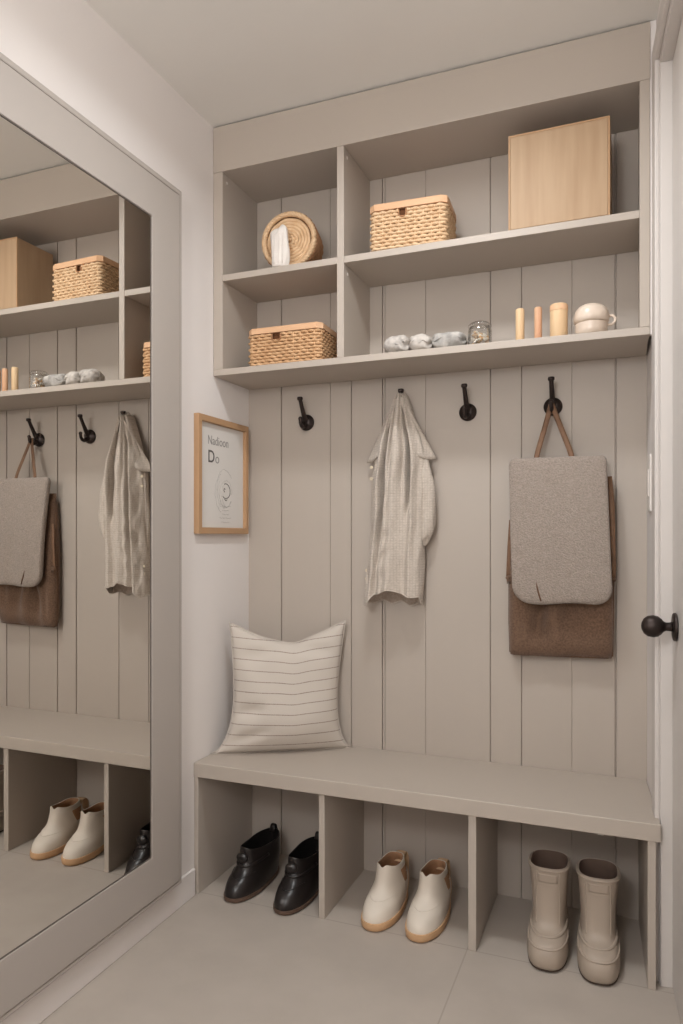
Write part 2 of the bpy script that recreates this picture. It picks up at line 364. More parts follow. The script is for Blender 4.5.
# ------------------------------------------------------------------ framed print
pf = thing('picture_frame', 'small framed print in thin oak frame on the white left wall above the pillow', 'picture', (XL, 2.27, 1.235))
po = (XL, 2.27, 1.235)
part('frame', ring_x(MB(), XL+.001, .0165, (2.10,2.447,1.235,1.649), (2.121,2.428,1.257,1.627)), M['oak_edge'], pf, po, bevel=.0015)
pr_ = part('print', MB().box(XL+.002, .0025, 2.1212, 2.4278, 1.2572, 1.6268), M['paper'], pf, po)
def text(body, size, y, z, m, name='lettering', bold=0.0, sx=1.0):
    cu = bpy.data.curves.new(name, 'FONT'); cu.body = body; cu.size = size; cu.extrude = .0002; cu.offset = bold
    o = bpy.data.objects.new(name, cu); C.objects.link(o); cu.materials.append(m)
    R = Matrix(((0,0,1,0),(1,0,0,0),(0,1,0,0),(0,0,0,1)))
    o.matrix_world = Matrix.Translation(Vector((.0031, y, z)) - Vector(po)) @ R @ Matrix.Diagonal((sx,1,1,1))
    bpy.context.view_layer.update()
    me = bpy.data.meshes.new_from_object(o.evaluated_get(bpy.context.evaluated_depsgraph_get()))
    q = bpy.data.objects.new(name, me); C.objects.link(q); q.matrix_world = o.matrix_world.copy(); q.parent = pr_
    bpy.data.objects.remove(o); q.name = name; return q
text('Nadioon', .046, 2.176, 1.553, M['ink_pale'], sx=.88)
text('D', .062, 2.177, 1.489, M['ink'], bold=.0006)
text('o', .052, 2.226, 1.489, M['ink_pale'])
def arc_x(cy, cz, ry, rz, a0, a1, r=.0012, n=24, wob=0):
    return [( .0031, cy + (ry+wob*random.uniform(-1,1))*cos(a0+(a1-a0)*i/n), cz + (rz+wob*random.uniform(-1,1))*sin(a0+(a1-a0)*i/n)) for i in range(n+1)]
mb = MB()
mb.tube(arc_x(2.299,1.392,.031,.027,-2.3,1.9,wob=.0008), .0013, 5)
mb.tube([(.0031,2.288,1.402),(.0031,2.285,1.394),(.0031,2.291,1.388)], .0014, 5)
mb.tube([(.0031,2.288,1.402),(.0031,2.296,1.398)], .0012, 5)
mb.tube([(.0031,2.290,1.362),(.0031,2.300,1.357),(.0031,2.308,1.361)], .0014, 5)
part('line_drawing', mb, M['ink'], pr_, po)
mb = MB()
for q in range(5):
    mb.tube(arc_x(2.297+random.uniform(-.008,.008),1.385+random.uniform(-.01,.01),.036+.007*q,.042+.010*q, random.uniform(0,3), random.uniform(3.5,6.5), wob=.004), .0007, 4)
for q in range(5):
    zz = 1.335 - .014*q; w = random.uniform(.02,.05)
    mb.tube([(.0031, 2.297-w+2*w*i/8, zz+random.uniform(-.002,.002)) for i in range(9)], .0007, 4)
part('faint_sketch', mb, M['ink_faint'], pr_, po)

# ------------------------------------------------------------------ coat hooks
def make_hook(name, label, loc):
    t = thing(name, label, 'hook', loc, 0, 'dark coat hooks on the panelled wall'); t.scale = (1.12,1.08,1.12)
    MB().lathe([(0,0),(.026,0),(.0275,-.003),(.0265,-.007),(.021,-.009),(.018,-.013),(.012,-.016),(0,-.017)], (0,0,0), 36, 'y').build('mounting_plate', M['iron'], t, smooth=True, angle=60)
    pts = [(0,-.012,.004),(0,-.022,.014),(0,-.033,.030),(0,-.044,.047),(0,-.053,.062),(0,-.058,.070)]
    mb = MB().tube(pts, [.010,.0085,.0075,.0068,.0066,.0068], 14)
    mb.lathe([(0,-.0005),(.0075,0),(.0095,.003),(.0098,.008),(.0085,.011),(0,.0125)], (0,-.059,.066), 18, 'z')
    mb.build('upper_prong', M['iron'], t, smooth=True, angle=60)
    pts = [(0,-.012,-.006),(0,-.024,-.014),(0,-.036,-.019),(0,-.047,-.017),(0,-.054,-.008),(0,-.056,.003)]
    mb = MB().tube(pts, [.0095,.008,.0068,.0062,.006,.0058], 14).ball((0,-.0562,.006), .0072, 14)
    mb.build('lower_prong', M['iron'], t, smooth=True, angle=60)
    MB().lathe([(0,-.0165),(.0045,-.0165),(.0045,-.019),(.003,-.0205),(0,-.0205)], (0,0,.0), 16, 'y').build('screw', M['iron'], t, smooth=True, angle=50)
    return t
HZ = 1.657
hk = make_hook('coat_hook', 'bare dark iron coat hook nearest the framed print', (.247, YB-.0005, HZ))
dup(hk, (.638, YB-.0005, HZ), 0, 'dark iron coat hook holding the pale linen shirt')
dup(hk, (.862, YB-.0005, HZ), 0, 'bare dark iron coat hook between the linen shirt and the shoulder bag')
dup(hk, (1.147, YB-.0005, HZ), 0, 'dark iron coat hook carrying the grey and brown shoulder bag')

# ------------------------------------------------------------------ wicker baskets
def rr_perim(hx, hy, r, n):
    """n points evenly round a rounded rectangle, with outward normals"""
    segs = []
    L = [2*(hx-r), pi*r/2, 2*(hy-r), pi*r/2]*2; T = sum(L); out = []
    for i in range(n):
        s = T*i/n; k = 0
        while s > L[k]: s -= L[k]; k += 1
        if k % 2 == 0:
            base = [(-hx+r+s,-hy,0,-1),(hx,-hy+r+s,1,0),(hx-r-s,hy,0,1),(-hx,hy-r-s,-1,0)][k//2]
            out.append(base)
        else:
            cx, cy, a0 = [(hx-r,-hy+r,-pi/2),(hx-r,hy-r,0),(-hx+r,hy-r,pi/2),(-hx+r,-hy+r,pi)][k//2]
            a = a0 + s/r; out.append((cx+r*cos(a), cy+r*sin(a), cos(a), sin(a)))
    return out
def basket(name, label, loc, rz, hx, hy, h, rows, wm, lid_m, slot, lid_h=.022, tilt=0):
    loc = (loc[0], loc[1], loc[2]+.0015)
    t = thing(name, label, 'basket', loc, rz, 'lidded wicker baskets on the shelves')
    n = 4*round((hx+hy)*4/ .014/4); mb = MB(); rh = h/rows
    P = rr_perim(hx, hy, .012, n)
    for j in range(rows):
        z = rh*(j+.5); path = []
        for i, (x, y, nx, ny) in enumerate(P):
            for q in (0, .5):
                x2, y2, nx2, ny2 = P[(i+1) % n]
                xx, yy, nnx, nny = (x,y,nx,ny) if q == 0 else ((x+x2)/2,(y+y2)/2,(nx+nx2)/2,(ny+ny2)/2)
                a = .0032*cos(pi*(i+q) + pi*j)
                path.append((xx+nnx*a, yy+nny*a, z + random.uniform(-.0008,.0008)))
        cutj = j >= rows-2
        if cutj:
            seg = [p for p in path]
            # open the row where the finger slot is (front side)
            keep = [p for p in seg if not (p[1] < -hy+.008 and slot[0] < p[0] < slot[1])]
            k0 = next(i for i in range(len(keep)) if (Vector(keep[i])-Vector(keep[i-1])).length > .5*(slot[1]-slot[0]))
            keep = keep[k0:] + keep[:k0]
            mb.tube(keep, rh*.50, 6)
        else: mb.tube(path, rh*.50, 6, closed=True)
    mb.build('wicker_weave', wm, t, smooth=True)
    # upright stakes showing between the strands
    mb = MB()
    for i in range(0, n, 2):
        x, y, nx, ny = P[i]
        if y < -hy+.008 and slot[0] < x < slot[1]: continue
        mb.tube([(x, y, .001), (x, y, h-.001)], .003, 5)
    mb.build('weave_stakes', wm, t, smooth=True)
    i_ = .004
    mb = MB()
    O = [(x-nx*i_, y-ny*i_) for x,y,nx,ny in rr_perim(hx, hy, .012, 40)]
    mb.loft([[(x,y,.001) for x,y in O], [(x,y,h) for x,y in O]], cap1=False)
    mb.build('dark_inner_shell', M['inner_shade'], t)  # inner shell coloured dark, painting in the shade behind slot and weave gaps
    # lid: a wooden tray lid with a shallow rim
    e = .007
    O = [(x+nx*e, y+ny*e) for x,y,nx,ny in rr_perim(hx, hy, .012, 48)]
    O2 = [(x+nx*(e-.003), y+ny*(e-.003)) for x,y,nx,ny in rr_perim(hx, hy, .012, 48)]
    MB().loft([[(x,y,h+.001) for x,y in O], [(x,y,h+lid_h-.003) for x,y in O], [(x,y,h+lid_h) for x,y in O2]]).build('lid', lid_m, t, smooth=True, angle=35)
    # darker border under the finger slot
    sx = (slot[0]+slot[1])/2; w = (slot[1]-slot[0])/2
    mb = MB().tube([(sx-w, -hy-.003, h-.002), (sx-w, -hy-.004, h-2*rh), (sx-w+.006, -hy-.004, h-2.3*rh), (sx+w-.006, -hy-.004, h-2.3*rh), (sx+w, -hy-.004, h-2*rh), (sx+w, -hy-.003, h-.002)], .0028, 8)
    mb.build('slot_binding', M['wicker_dark'], t, smooth=True)
    return t
Z1, Z2 = 1.8237, 2.1597
basket('wicker_basket', 'lidded wicker basket in the lower left cubby above the framed print', (.268, 2.325, Z1), radians(1), .135, .082, .110, 10, M['wicker'], M['lidwood'], (-.045,-.012))
basket('wicker_basket', 'lidded pale wicker basket with a notched front on the shelf beside the wooden box', (.713, 2.322, Z2), radians(3), .123, .084, .128, 11, M['wicker_pale'], M['lidwood'], (-.03,-.005), lid_h=.024)

# round coiled basket lying on its side, open end forward
def round_basket():
    R, L = .102, .110
    t = thing('round_basket', 'round coiled straw basket lying on its side in the top left cubby', 'basket', (.266, 2.285, Z2+R+.0095), radians(6))
    # braided rim
    mb = MB(); n = 120
    for k in range(3):
        path = []
        for i in range(n):
            a = 2*pi*i/n; w = 18*a + 2*pi*k/3
            rr = R - .009 + .0045*cos(w); path.append((rr*cos(a), .004+.0045*sin(w), rr*sin(a)))
        mb.tube(path, .006, 7, closed=True)
    mb.build('braided_rim', M['wicker_pale'], t, smooth=True)
    # side wall: coils stacked along the axis
    mb = MB()
    for j in range(10):
        y = .014 + L*j/10; r = R - .004 - .012*(j/10)
        mb.tube([((r+.0012*cos(26*2*pi*i/104+pi*(j%2)))*cos(2*pi*i/104), y, (r+.0012*cos(26*2*pi*i/104+pi*(j%2)))*sin(2*pi*i/104)) for i in range(104)], .0068, 7, closed=True)
    mb.build('coiled_wall', M['wicker_dark'], t, smooth=True)
    # bottom of the basket: spiral coil seen through the opening
    mb = MB(); path = []
    turns = 7.0; N = 300
    for i in range(N):
        a = 2*pi*turns*i/N; r = .004 + (R-.022)*i/N
        path.append((r*cos(a), .012+.0022*cos(a*9), r*sin(a)))
    mb.tube(path, .0068, 7)
    mb.build('coiled_base', M['wicker_pale'], t, smooth=True)
    MB().lathe([(0,.020),(R-.012,.020),(R-.012,.026),(0,.026)], (0,0,0), 40, 'y').build('base_backing', M['wicker_dark'], t)
    return t
round_basket()

# white rolled cloth standing in front of the round basket
def rolled_towel():
    rings = []; n = 28; H = .135
    for j in range(19):
        t = j/18; ring = []
        for k in range(n):
            a = 2*pi*k/n
            rx = .034*(1-.10*abs(t-.45)) ; ry = .020
            if t > .86: s = sqrt(max(0.02,1-((t-.86)/.145)**2)); rx *= s; ry *= s
            if t < .06: rx *= .94; ry *= .94
            f = 1 + .07*sin(3*a+5*t) + .05*sin(7*a-2*t)
            top = .022*smooth01((t-.5)/.5)*(sin(a*1.0+.4)*0 + (cos(a) > 0) * .6 + .35*cos(2*a))
            ring.append((rx*f*cos(a)+.003*sin(4*t), ry*f*sin(a), H*t+top))
        rings.append(ring)
    o = MB().loft(rings).build('rolled_cloth', M['towel'], None, smooth=True, sub=1)
    o.location = (.250, 2.2475, Z2+.001)
    o['label'] = 'white rolled cloth standing upright in front of the round straw basket'; o['category'] = 'cloth'
    fb = MB()
    for x in (-.012, .006, .019):
        fb.tube([(x+.002*sin(9*z), -.0195*sqrt(max(.05,1-(x/.036)**2))-.001, z) for z in [.012+.0085*i for i in range(13)]], .0018, 6)
    fb.build('fold', M['towel'], o, smooth=True)
rolled_towel()

# ------------------------------------------------------------------ wooden box
bx = thing('wooden_box', 'large pale oak box at the right end of the top shelf', 'box', (1.183, 2.25, Z2), radians(-.5))
W_, D_, H_ = .147, .20, .300
MB().box(-W_, W_, .004, D_, .002, H_-.002).build('carcass', M['oak'], bx, bevel=.002)
MB().box(-W_+.006, W_-.006, -.002, .004, .010, H_-.006).build('front_panel', M['oak'], bx, bevel=.0015)
mb = MB()
O = [(-W_,0),(W_,0),(W_,H_),(-W_,H_)]
def ring_y(mb, ya, yb, o, i):
    (a0,a1,b0,b1), (c0,c1,d0,d1) = o, i
    O = [(a0,b0),(a1,b0),(a1,b1),(a0,b1)]; I = [(c0,d0),(c1,d0),(c1,d1),(c0,d1)]
    vs = [(p[0],ya,p[1]) for p in O+I] + [(p[0],yb,p[1]) for p in O+I]; fs = []
    for k in range(4):
        j = (k+1) % 4
        fs += [(k,j,4+j,4+k), (8+k,12+k,12+j,8+j), (k,8+k,8+j,j), (4+k,4+j,12+j,12+k)]
    return mb.add(vs, fs)
ring_y(mb, -.0015, .0045, (-W_,W_,0.001,H_), (-W_+.0055,W_-.0055,.0095,H_-.0055)).build('edge_frame', M['oak_edge'], bx, bevel=.0008)

# ------------------------------------------------------------------ things on the bottom shelf
def cloth_roll(label, loc, hx, hy, hz, seed, m):
    rnd = random.Random(seed); ph = [rnd.uniform(0,6.28) for _ in range(8)]
    rings = []; n = 40; mm = 24
    for j in range(mm+1):
        t = j/mm; x = -hx + 2*hx*t; e = (max(0.03, 1-(2*t-1)**6))**.5; ring = []
        for k in range(n):
            a = 2*pi*k/n
            c, s = cos(a), sin(a)
            yy = hy*math.copysign(abs(c)**.75, c)*e; zz = hz*math.copysign(abs(s)**.75, s)*e
            f = 1 + .05*sin(2*a+ph[0]+3*t) + .05*sin(4*a+ph[1]-5*t) + .035*sin(11*t+ph[2]+a) + .015*sin(23*t+ph[3]-2*a)
            ring.append((x + .004*sin(4*a+ph[4]), yy*f, max(0.0005-hz, zz*f)))
        rings.append(ring)
    o = MB().loft(rings).build('folded_cloth', m, None, smooth=True, sub=1)
    o.data.transform(Matrix.Translation((0,0,hz))); o.location = loc
    o['label'] = label; o['category'] = 'cloth'; o['group'] = 'folded cloths on the bottom shelf'
    # the loose edge of the fold
    MB().tube([(-hx*.85+1.7*hx*i/14, -hy*(.93+.05*sin(i*1.3+seed)), hz*(1.05+.16*sin(i*.9+seed))) for i in range(15)], [.0015]+[.003]*13+[.0015], 7).build('hem', m, o, smooth=True)
    return o
cloth_roll('white patterned folded cloth at the left end of the row beside the divider', (.672, 2.275, Z1+.0005), .043, .036, .030, 3, M['lace'])
cloth_roll('small pale crumpled cloth between the patterned and grey folded cloths', (.752, 2.275, Z1+.0005), .036, .036, .028, 11, M['lace_w'])
cloth_roll('long grey and white folded cloth beside the glass jar', (.846, 2.275, Z1+.0005), .054, .036, .0285, 23, M['lace_b'])

jar = thing('glass_jar', 'small glass jar of brown and cream bits on the bottom shelf', 'jar', (.943, 2.275, Z1+.0005))
MB().lathe([(0,0),(.034,0),(.037,.004),(.0375,.012),(.0375,.05),(.035,.058),(.033,.061),(.0315,.061),(.0335,.056),(.0355,.049),(.0355,.010),(.034,.004),(0,.003)], (0,0,0), 40).build('jar_glass', M['glass'], jar, smooth=True, angle=60)
MB().lathe([(0,.0615),(.0345,.0615),(.0365,.0635),(.0365,.068),(.030,.075),(.016,.079),(.007,.080),(0,.080)], (0,0,0), 40).build('lid', M['glass'], jar, smooth=True, angle=60)
mb = MB(); mc = MB(); rnd = random.Random(5)
for i in range(60):
    a = rnd.uniform(0,2*pi); r = .027*sqrt(rnd.random()); z = rnd.uniform(.010,.043)
    (mb if rnd.random() < .62 else mc).ball((r*cos(a), r*sin(a), z), rnd.uniform(.0045,.0068), 8, (1,rnd.uniform(.7,1),rnd.uniform(.6,1)))
o1 = mb.build('filling', M['nuts'], jar, smooth=True); o1['kind'] = 'stuff'
o1 = mc.build('filling', M['nuts2'], jar, smooth=True); o1['kind'] = 'stuff'; o1['label'] = 'cream bits in the jar'

def tag(o, label, cat, group=None):
    o['label'] = label; o['category'] = cat
    if group: o['group'] = group
    return o
def peg(name, label, cat, x, y, r, h, m):
    o = MB().lathe([(0,0),(r-.001,0),(r,.002),(r,h-.003),(r-.002,h),(0,h)], (0,0,0), 28).build(name, m, None, smooth=True, angle=40)
    o.location = (x, y, Z1+.0005); return tag(o, label, cat, 'wooden pieces on the bottom shelf')
peg('wooden_peg', 'pale upright wooden peg nearest the glass jar', 'peg', 1.0685, 2.27, .0135, .104, M['peg'])
peg('wooden_peg', 'thin rosy wooden peg between the pale peg and the wooden cup', 'peg', 1.123, 2.27, .0115, .103, M['peg_rosy'])
cup = thing('wooden_cup', 'wide round wooden cup beside the white ceramic pot', 'cup', (1.184, 2.27, Z1+.0005), 0, 'wooden pieces on the bottom shelf')
MB().lathe([(0,0),(.0245,0),(.026,.002),(.026,.100),(.0245,.1035),(.0215,.1035),(.0205,.1),(.0205,.012),(0,.010)], (0,0,0), 36).build('body', M['peg'], cup, smooth=True, angle=40)
MB().lathe([(.0258,.083),(.0268,.084),(.0268,.0995),(.0258,.1008)], (0,0,0), 36).build('rim_band', M['lidwood'], cup, smooth=True, angle=40)

pot = thing('ceramic_pot', 'round white ceramic pot with a small side handle on the bottom shelf', 'pot', (1.277, 2.275, Z1+.0005))
MB().lathe([(0,0),(.041,0),(.0445,.003),(.0465,.018),(.0465,.032),(.0470,.0355),(.043,.037),(0,.037)], (0,0,0), 48).build('body', M['ceramic'], pot, smooth=True, angle=50)
MB().lathe([(0,.0372),(.045,.0372),(.0495,.041),(.051,.052),(.0495,.065),(.045,.077),(.036,.087),(.024,.093),(.010,.0955),(0,.096)], (0,0,0), 48).build('domed_lid', M['ceramic'], pot, smooth=True, angle=60)
MB().tube([(.048,0,.056),(.060,0,.056),(.067,0,.048),(.066,0,.037),(.057,0,.030),(.042,0,.029)], .0042, 10).build('handle', M['ceramic'], pot, smooth=True)

# ------------------------------------------------------------------ linen shirt on the hook
def linen_shirt():
    SX, SY = .636, YB
    t = thing('linen_shirt', 'pale checked linen shirt hanging from the second coat hook', 'shirt', (SX, YB, 1.0))
    Lf = [(0,-.021),(.05,-.037),(.10,-.051),(.15,-.065),(.22,-.082),(.30,-.095),(.42,-.102),(.55,-.106),(.70,-.112),(.85,-.124),(1,-.131)]
    Rt = [(0,.019),(.05,.032),(.10,.044),(.15,.056),(.22,.076),(.30,.090),(.42,.090),(.55,.088),(.70,.084),(.85,.080),(1,.075)]
    Fd = [(0,.066),(.06,.070),(.15,.078),(.30,.083),(.5,.085),(.7,.088),(.85,.092),(1,.096)]   # how far the front stands off the wall
    ZT = 1.722
    def front_bottom(s):     # s -1..1
        return 1.032 - .050*smooth01((-s-.5)/.35) + .008*sin(5*s+1) - .012*max(0,s)
    def fold(s, tt):
        amp = .008 + .022*smooth01(tt*2.2)
        f = 0
        f += 1.0*g(s,-.66,.13)*smooth01(tt*4) - 1.5*g(s,-.50,.07)*(1-smooth01((tt-.5)/.4)) + .6*g(s,-.36,.09)
        f += .9*g(s,-.05,.24)
        f -= 2.2*g(s,.36+.16*tt,.075)*(1-smooth01((tt-.42)/.25))
        f += 1.1*g(s,.62,.12)*(1-.5*tt) - 1.0*g(s,.16+.1*tt,.06)*(1-smooth01((tt-.28)/.3))
        f -= .9*g(s,-.25,.05)*(1-smooth01((tt-.22)/.25))
        f += .10*sin(11*s+2+3*tt)*smooth01(tt*2) + .25*sin(7*s+1.5)*smooth01((tt-.6)/.4)
        f += .30*g(s,-.82,.06)*sin(34*tt) + .12*sin(60*tt+3*s)*g(tt,.8,.25)*g(s,-.3,.3)
        return amp*f
    rows = 110; n = 300
    def ring(tt, inner=0.0, front_only=False):
        out = []
        xl, xr_, fd = interp(Lf,tt), interp(Rt,tt), interp(Fd,tt)
        xc, hw = (xl+xr_)/2, (xr_-xl)/2
        for k in range(n):
            a = 2*pi*k/n           # 0 = right edge, pi/2 = back, pi = left, 3pi/2 = front
            s = cos(a); fr = -sin(a)
            prof = math.copysign(abs(fr)**.55, fr)
            ymid = -.012 - fd*.42
            if fr >= 0:
                y = ymid - (fd*.58)*prof*(1) - fold(s,tt)*smooth01(fr*2.5)
                zb = front_bottom(s)
            else:
                y = ymid + (-.006-ymid)*(-prof)
                zb = .988 + .006*sin(9*s) - .004*s
            # sides blend hem heights
            zb = lerp(.988, zb, smooth01(fr*3)) if fr >= 0 else zb
            z = ZT + (zb-ZT)*tt
            z += .0012*sin(40*tt+6*s)
            x = xc + (hw-inner)*s + .0015*sin(23*tt+8*a)*smooth01(tt*3)
            out.append((x, min(-.004, y + inner*(1 if fr > 0 else -1)), z-1.0))
        return out
    rings = [ring(j/rows) for j in range(rows+1)]
    # crest over the hook
    top = rings[0]; cx = sum(p[0] for p in top)/n; cy = sum(p[1] for p in top)/n
    crest = [[(cx+(p[0]-cx)*f, cy+(p[1]-cy)*f, p[2]+h) for p in top] for f, h in ((.15,.011),(.5,.009),(.8,.005))]
    MB().loft(crest + rings, cap1=False).build('body', M['linen'], t, smooth=True, solid=.0016)
    # rolled hem at the bottom opening, with the paler inside of the back showing below it
    last = rings[-1]
    MB().tube(last, .0028, 6, closed=True).build('hem', M['linen'], t, smooth=True)
    back_in = [(p[0]*.96-.003, min(-.006,p[1]-.0025), p[2]+.002) for p in last[2:n//2-1]]
    MB().grid([back_in, [(p[0]*.97, p[1]-.002, p[2]+.10) for p in back_in]]).build('back_inside', M['linen_in'], t, smooth=True, solid=.001)
    # loop at the neck that the shirt hangs by
    MB().tube([(-.012,-.030,.716),(-.010,-.034,.732),(-.004,-.040,.741),(.004,-.040,.741),(.010,-.034,.732),(.012,-.030,.716)], .0028, 8).build('hanging_loop', M['linen'], t, smooth=True)
    # shoulder flaps: outer layer springing from the hook to either side
    def flap(side, tipx, tipz, x0, x1):
        rows_ = []
        for j in range(15):
            u = j/14
            r_ = []
            for i in range(9):
                v = i/8
                xa = lerp(.010*side, tipx, u**.95); za = lerp(1.712, tipz, u)
                xb = lerp(.004*side, x0, u); zb = lerp(1.70, x1, u)
                x = lerp(xb, xa, v); z = lerp(zb, za, v) - .010*u*sin(pi*v)
                y = -.082 + .050*(v**1.3)*u + .010*sin(pi*v)*u*-1 - .008*sin(2.2*pi*v)*u
                r_.append((x, y, z-1.0))
            rows_.append(r_)
        return MB().grid(rows_).build('shoulder_flap', M['linen'], t, smooth=True, solid=.003)
    flap(-1, -.134, 1.492, -.070, 1.512)
    flap(1, .124, 1.497, .058, 1.512)
    # sleeves
    def sleeve(pts, rad, flat):
        P = []
        for i in range(25):
            u = i/24*(len(pts)-1)
            tabx = [(k,p[0]) for k,p in enumerate(pts)]; taby = [(k,p[1]) for k,p in enumerate(pts)]; tabz = [(k,p[2]-1.0) for k,p in enumerate(pts)]
            P.append((interp(tabx,u), interp(taby,u), interp(tabz,u)))
        rr = [interp([(k,r) for k,r in enumerate(rad)], i/24*(len(rad)-1)) for i in range(25)]
        rings = []
        for i, p in enumerate(P):
            ring_ = []
            for k in range(28):
                a = 2*pi*k/28
                f = 1 + .07*sin(3*a+i*.35) + .05*sin(5*a-i*.5)
                ring_.append((p[0]+rr[i]*f*cos(a), min(-.005, p[1]+rr[i]*flat*f*sin(a)), p[2]+.004*sin(2*a+i)))
            rings.append(ring_)
        return MB().loft(rings, cap0=True, cap1=False).build('sleeve', M['linen'], t, smooth=True, solid=.002)
    sleeve([(.070,-.055,1.52),(.088,-.056,1.44),(.097,-.056,1.36),(.098,-.056,1.29),(.090,-.056,1.235),(.072,-.054,1.195)], [.016,.024,.026,.027,.024,.016], .9)
    sleeve([(-.075,-.050,1.52),(-.088,-.050,1.45),(-.092,-.048,1.36),(-.096,-.046,1.26),(-.100,-.045,1.18)], [.014,.018,.019,.019,.018], .9)
    for i, z in enumerate((1.47, 1.43, 1.105, 1.075)):
        x = -.103 if i < 2 else -.118
        MB().lathe([(0,-.001),(.0055,-.001),(.0062,0),(.0055,.0012),(0,.0008)], (x, -.074-(.012 if i > 1 else .004), z-1.0), 16, 'y').build('button', M['button'], t, smooth=True, angle=40)
    return t
linen_shirt()

# ------------------------------------------------------------------ shoulder bag
def shoulder_bag():
    BX, BZ = 1.172, .83
    t = thing('shoulder_bag', 'brown felt bag with a long grey woolly flap hanging from the right-hand coat hook', 'bag', (BX, YB, BZ))
    # body: a flat sack
    def body():
        rows = []; n = 240
        for j in range(33):
            u = j/32; z = .005 + .578*u
            hw = .163 - .010*smooth01((u-.55)/.45); 
            dpt = .014 + .022*sin(pi*min(1,(.08+.75*(1-u)))) 
            if u < .06: dpt *= .55 + .45*u/.06; hw -= .004*(1-u/.06)
            if u > .95: dpt *= .6
            ring = []
            for px, py, nx, ny in rr_perim(hw, dpt, dpt*.85, n):
                x = px; y = -.0385 + py; fw = max(0, -py/dpt)
                y += fw*(-.004*sin(9*x/.16+2)*(1-u) + .026*g(x,-.065+.10*(u-.2),.022)*g(u,.22,.11) + .018*g(x,.035-.1*(u-.2),.028)*g(u,.27,.10)
                         - .010*g(x,-.015,.03)*g(u,.18,.12) + .010*g(x,.11,.02)*g(u,.25,.10) + .006*g(x,-.125,.015)*g(u,.2,.14))
                ring.append((x, min(-.003,y), z + .004*sin(2.5*x/.16)*(1-u)))
            rows.append(ring)
        return MB().loft(rows).build('body', M['felt'], t, smooth=True)
    body()
    # seams along both sides and the bottom
    mb = MB()
    mb.tube([(-.155,-.040,.50),(-.1625,-.040,.30),(-.163,-.040,.12),(-.160,-.040,.010),(-.148,-.041,.002),(0,-.042,.004),(.148,-.041,.008),(.160,-.040,.014),(.163,-.040,.12),(.1625,-.040,.30),(.154,-.040,.55)], .0028, 8)
    mb.build('seam', M['felt_dark'], t, smooth=True)
    # flap: thick woolly slab with rounded lower corners
    def rr_outline(n_c=10):
        x0t, x1t, x0b, x1b, zt, zb = -.158, .145, -.143, .162, .652, .181
        pts = []
        def corner(cx, cz, r, a0):
            for i in range(n_c+1):
                a = a0 + pi/2*i/n_c; pts.append((cx+r*cos(a), cz+r*sin(a)))
        corner(x1t-.018, zt-.018, .018, 0); corner(x0t+.018, zt-.018, .018, pi/2)
        corner(x0b+.055, zb+.055, .055, pi); corner(x1b-.055, zb+.055, .055, 3*pi/2)
        # densify
        out = []
        for i, p in enumerate(pts):
            q = pts[(i+1) % len(pts)]; d = sqrt((p[0]-q[0])**2+(p[1]-q[1])**2); m = max(1, int(d/.02))
            out += [(lerp(p[0],q[0],j/m), lerp(p[1],q[1],j/m)) for j in range(m)]
        return out
    O = rr_outline(); cx, cz = .0, .42
    def lay(f, y):
        res = []
        for x, z in O:
            X, Z = cx+(x-cx)*f, cz+(z-cz)*f
            tilt = -.034*(1-(Z-.18)/.47)       # lower edge swings away from the wall
            wave = .005*sin(8*X/.15+1)*(1-(Z-.18)/.47) + .004*sin(11*Z)
            res.append((X, y + tilt + wave*(1 if f < 1.2 else 0), Z + .004*sin(X/.15*4)*(1-(Z-.18)/.47)))
        return res
    rings = [lay(f, y) for f, y in ((.05,-.0655),(.5,-.0655),(.9,-.066),(.975,-.068),(.995,-.074),(1.0,-.080),(.995,-.087),(.975,-.092),(.92,-.095),(.75,-.0965),(.5,-.097),(.25,-.0975),(.05,-.0975))]
    MB().loft(rings).build('flap', M['boucle'], t, smooth=True)
    # dart near the lower edge of the flap
    MB().tube([(-.065,-.1245,.252),(-.062,-.1275,.232),(-.056,-.130,.210),(-.050,-.130,.190)], [.0012,.0025,.003,.002], 7).build('dart', M['felt_dark'], t, smooth=True)
    # handles looped over the hook
    hx, hz = -.025, 1.657-.83
    def strap(x_end, name):
        pts = [(hx, -.047, hz+.001), (hx+(.004 if x_end > hx else -.004), -.050, hz-.010), (lerp(hx,x_end,.45), -.060, lerp(hz,.655,.45)), (lerp(hx,x_end,.85), -.070, lerp(hz,.655,.85)), (x_end, -.073, .648)]
        P = [(interp([(k,p[0]) for k,p in enumerate(pts)], i/6), interp([(k,p[1]) for k,p in enumerate(pts)], i/6), interp([(k,p[2]) for k,p in enumerate(pts)], i/6)) for i in range(25)]
        MB().tube(P, .0085, 10, flat=.35, upv=(1,0,0)).build(name, M['strap'], t, smooth=True)
    strap(-.071, 'hanging_strap'); strap(.040, 'hanging_strap')
    # side cord with gathered end on the right, short tab on the left
    P = [(.150,-.055,.585),(.157,-.062,.50),(.160,-.066,.40),(.163,-.064,.30),(.162,-.060,.262)]
    MB().tube(P, [.010,.011,.010,.009,.009], 10, flat=.45, upv=(1,0,0)).build('side_strap', M['strap'], t, smooth=True)
    MB().tube([(-.154,-.055,.45),(-.158,-.060,.36),(-.162,-.058,.275),(-.163,-.056,.255)], [.007,.008,.008,.008], 10, flat=.45, upv=(1,0,0)).build('side_strap', M['strap'], t, smooth=True)
    for sx in (-1, 1):
        mb = MB()
        mb.ball((sx*.161,-.061,.258), .010, 14, (1.1,.8,.8))
        for q in range(4): mb.tube([(sx*.161+.003*(q-1.5), -.066, .262), (sx*.158+.005*(q-1.5), -.064, .238)], [.003,.0015], 6)
        mb.build('gathered_knot', M['felt'], t, smooth=True)
    return t
shoulder_bag()

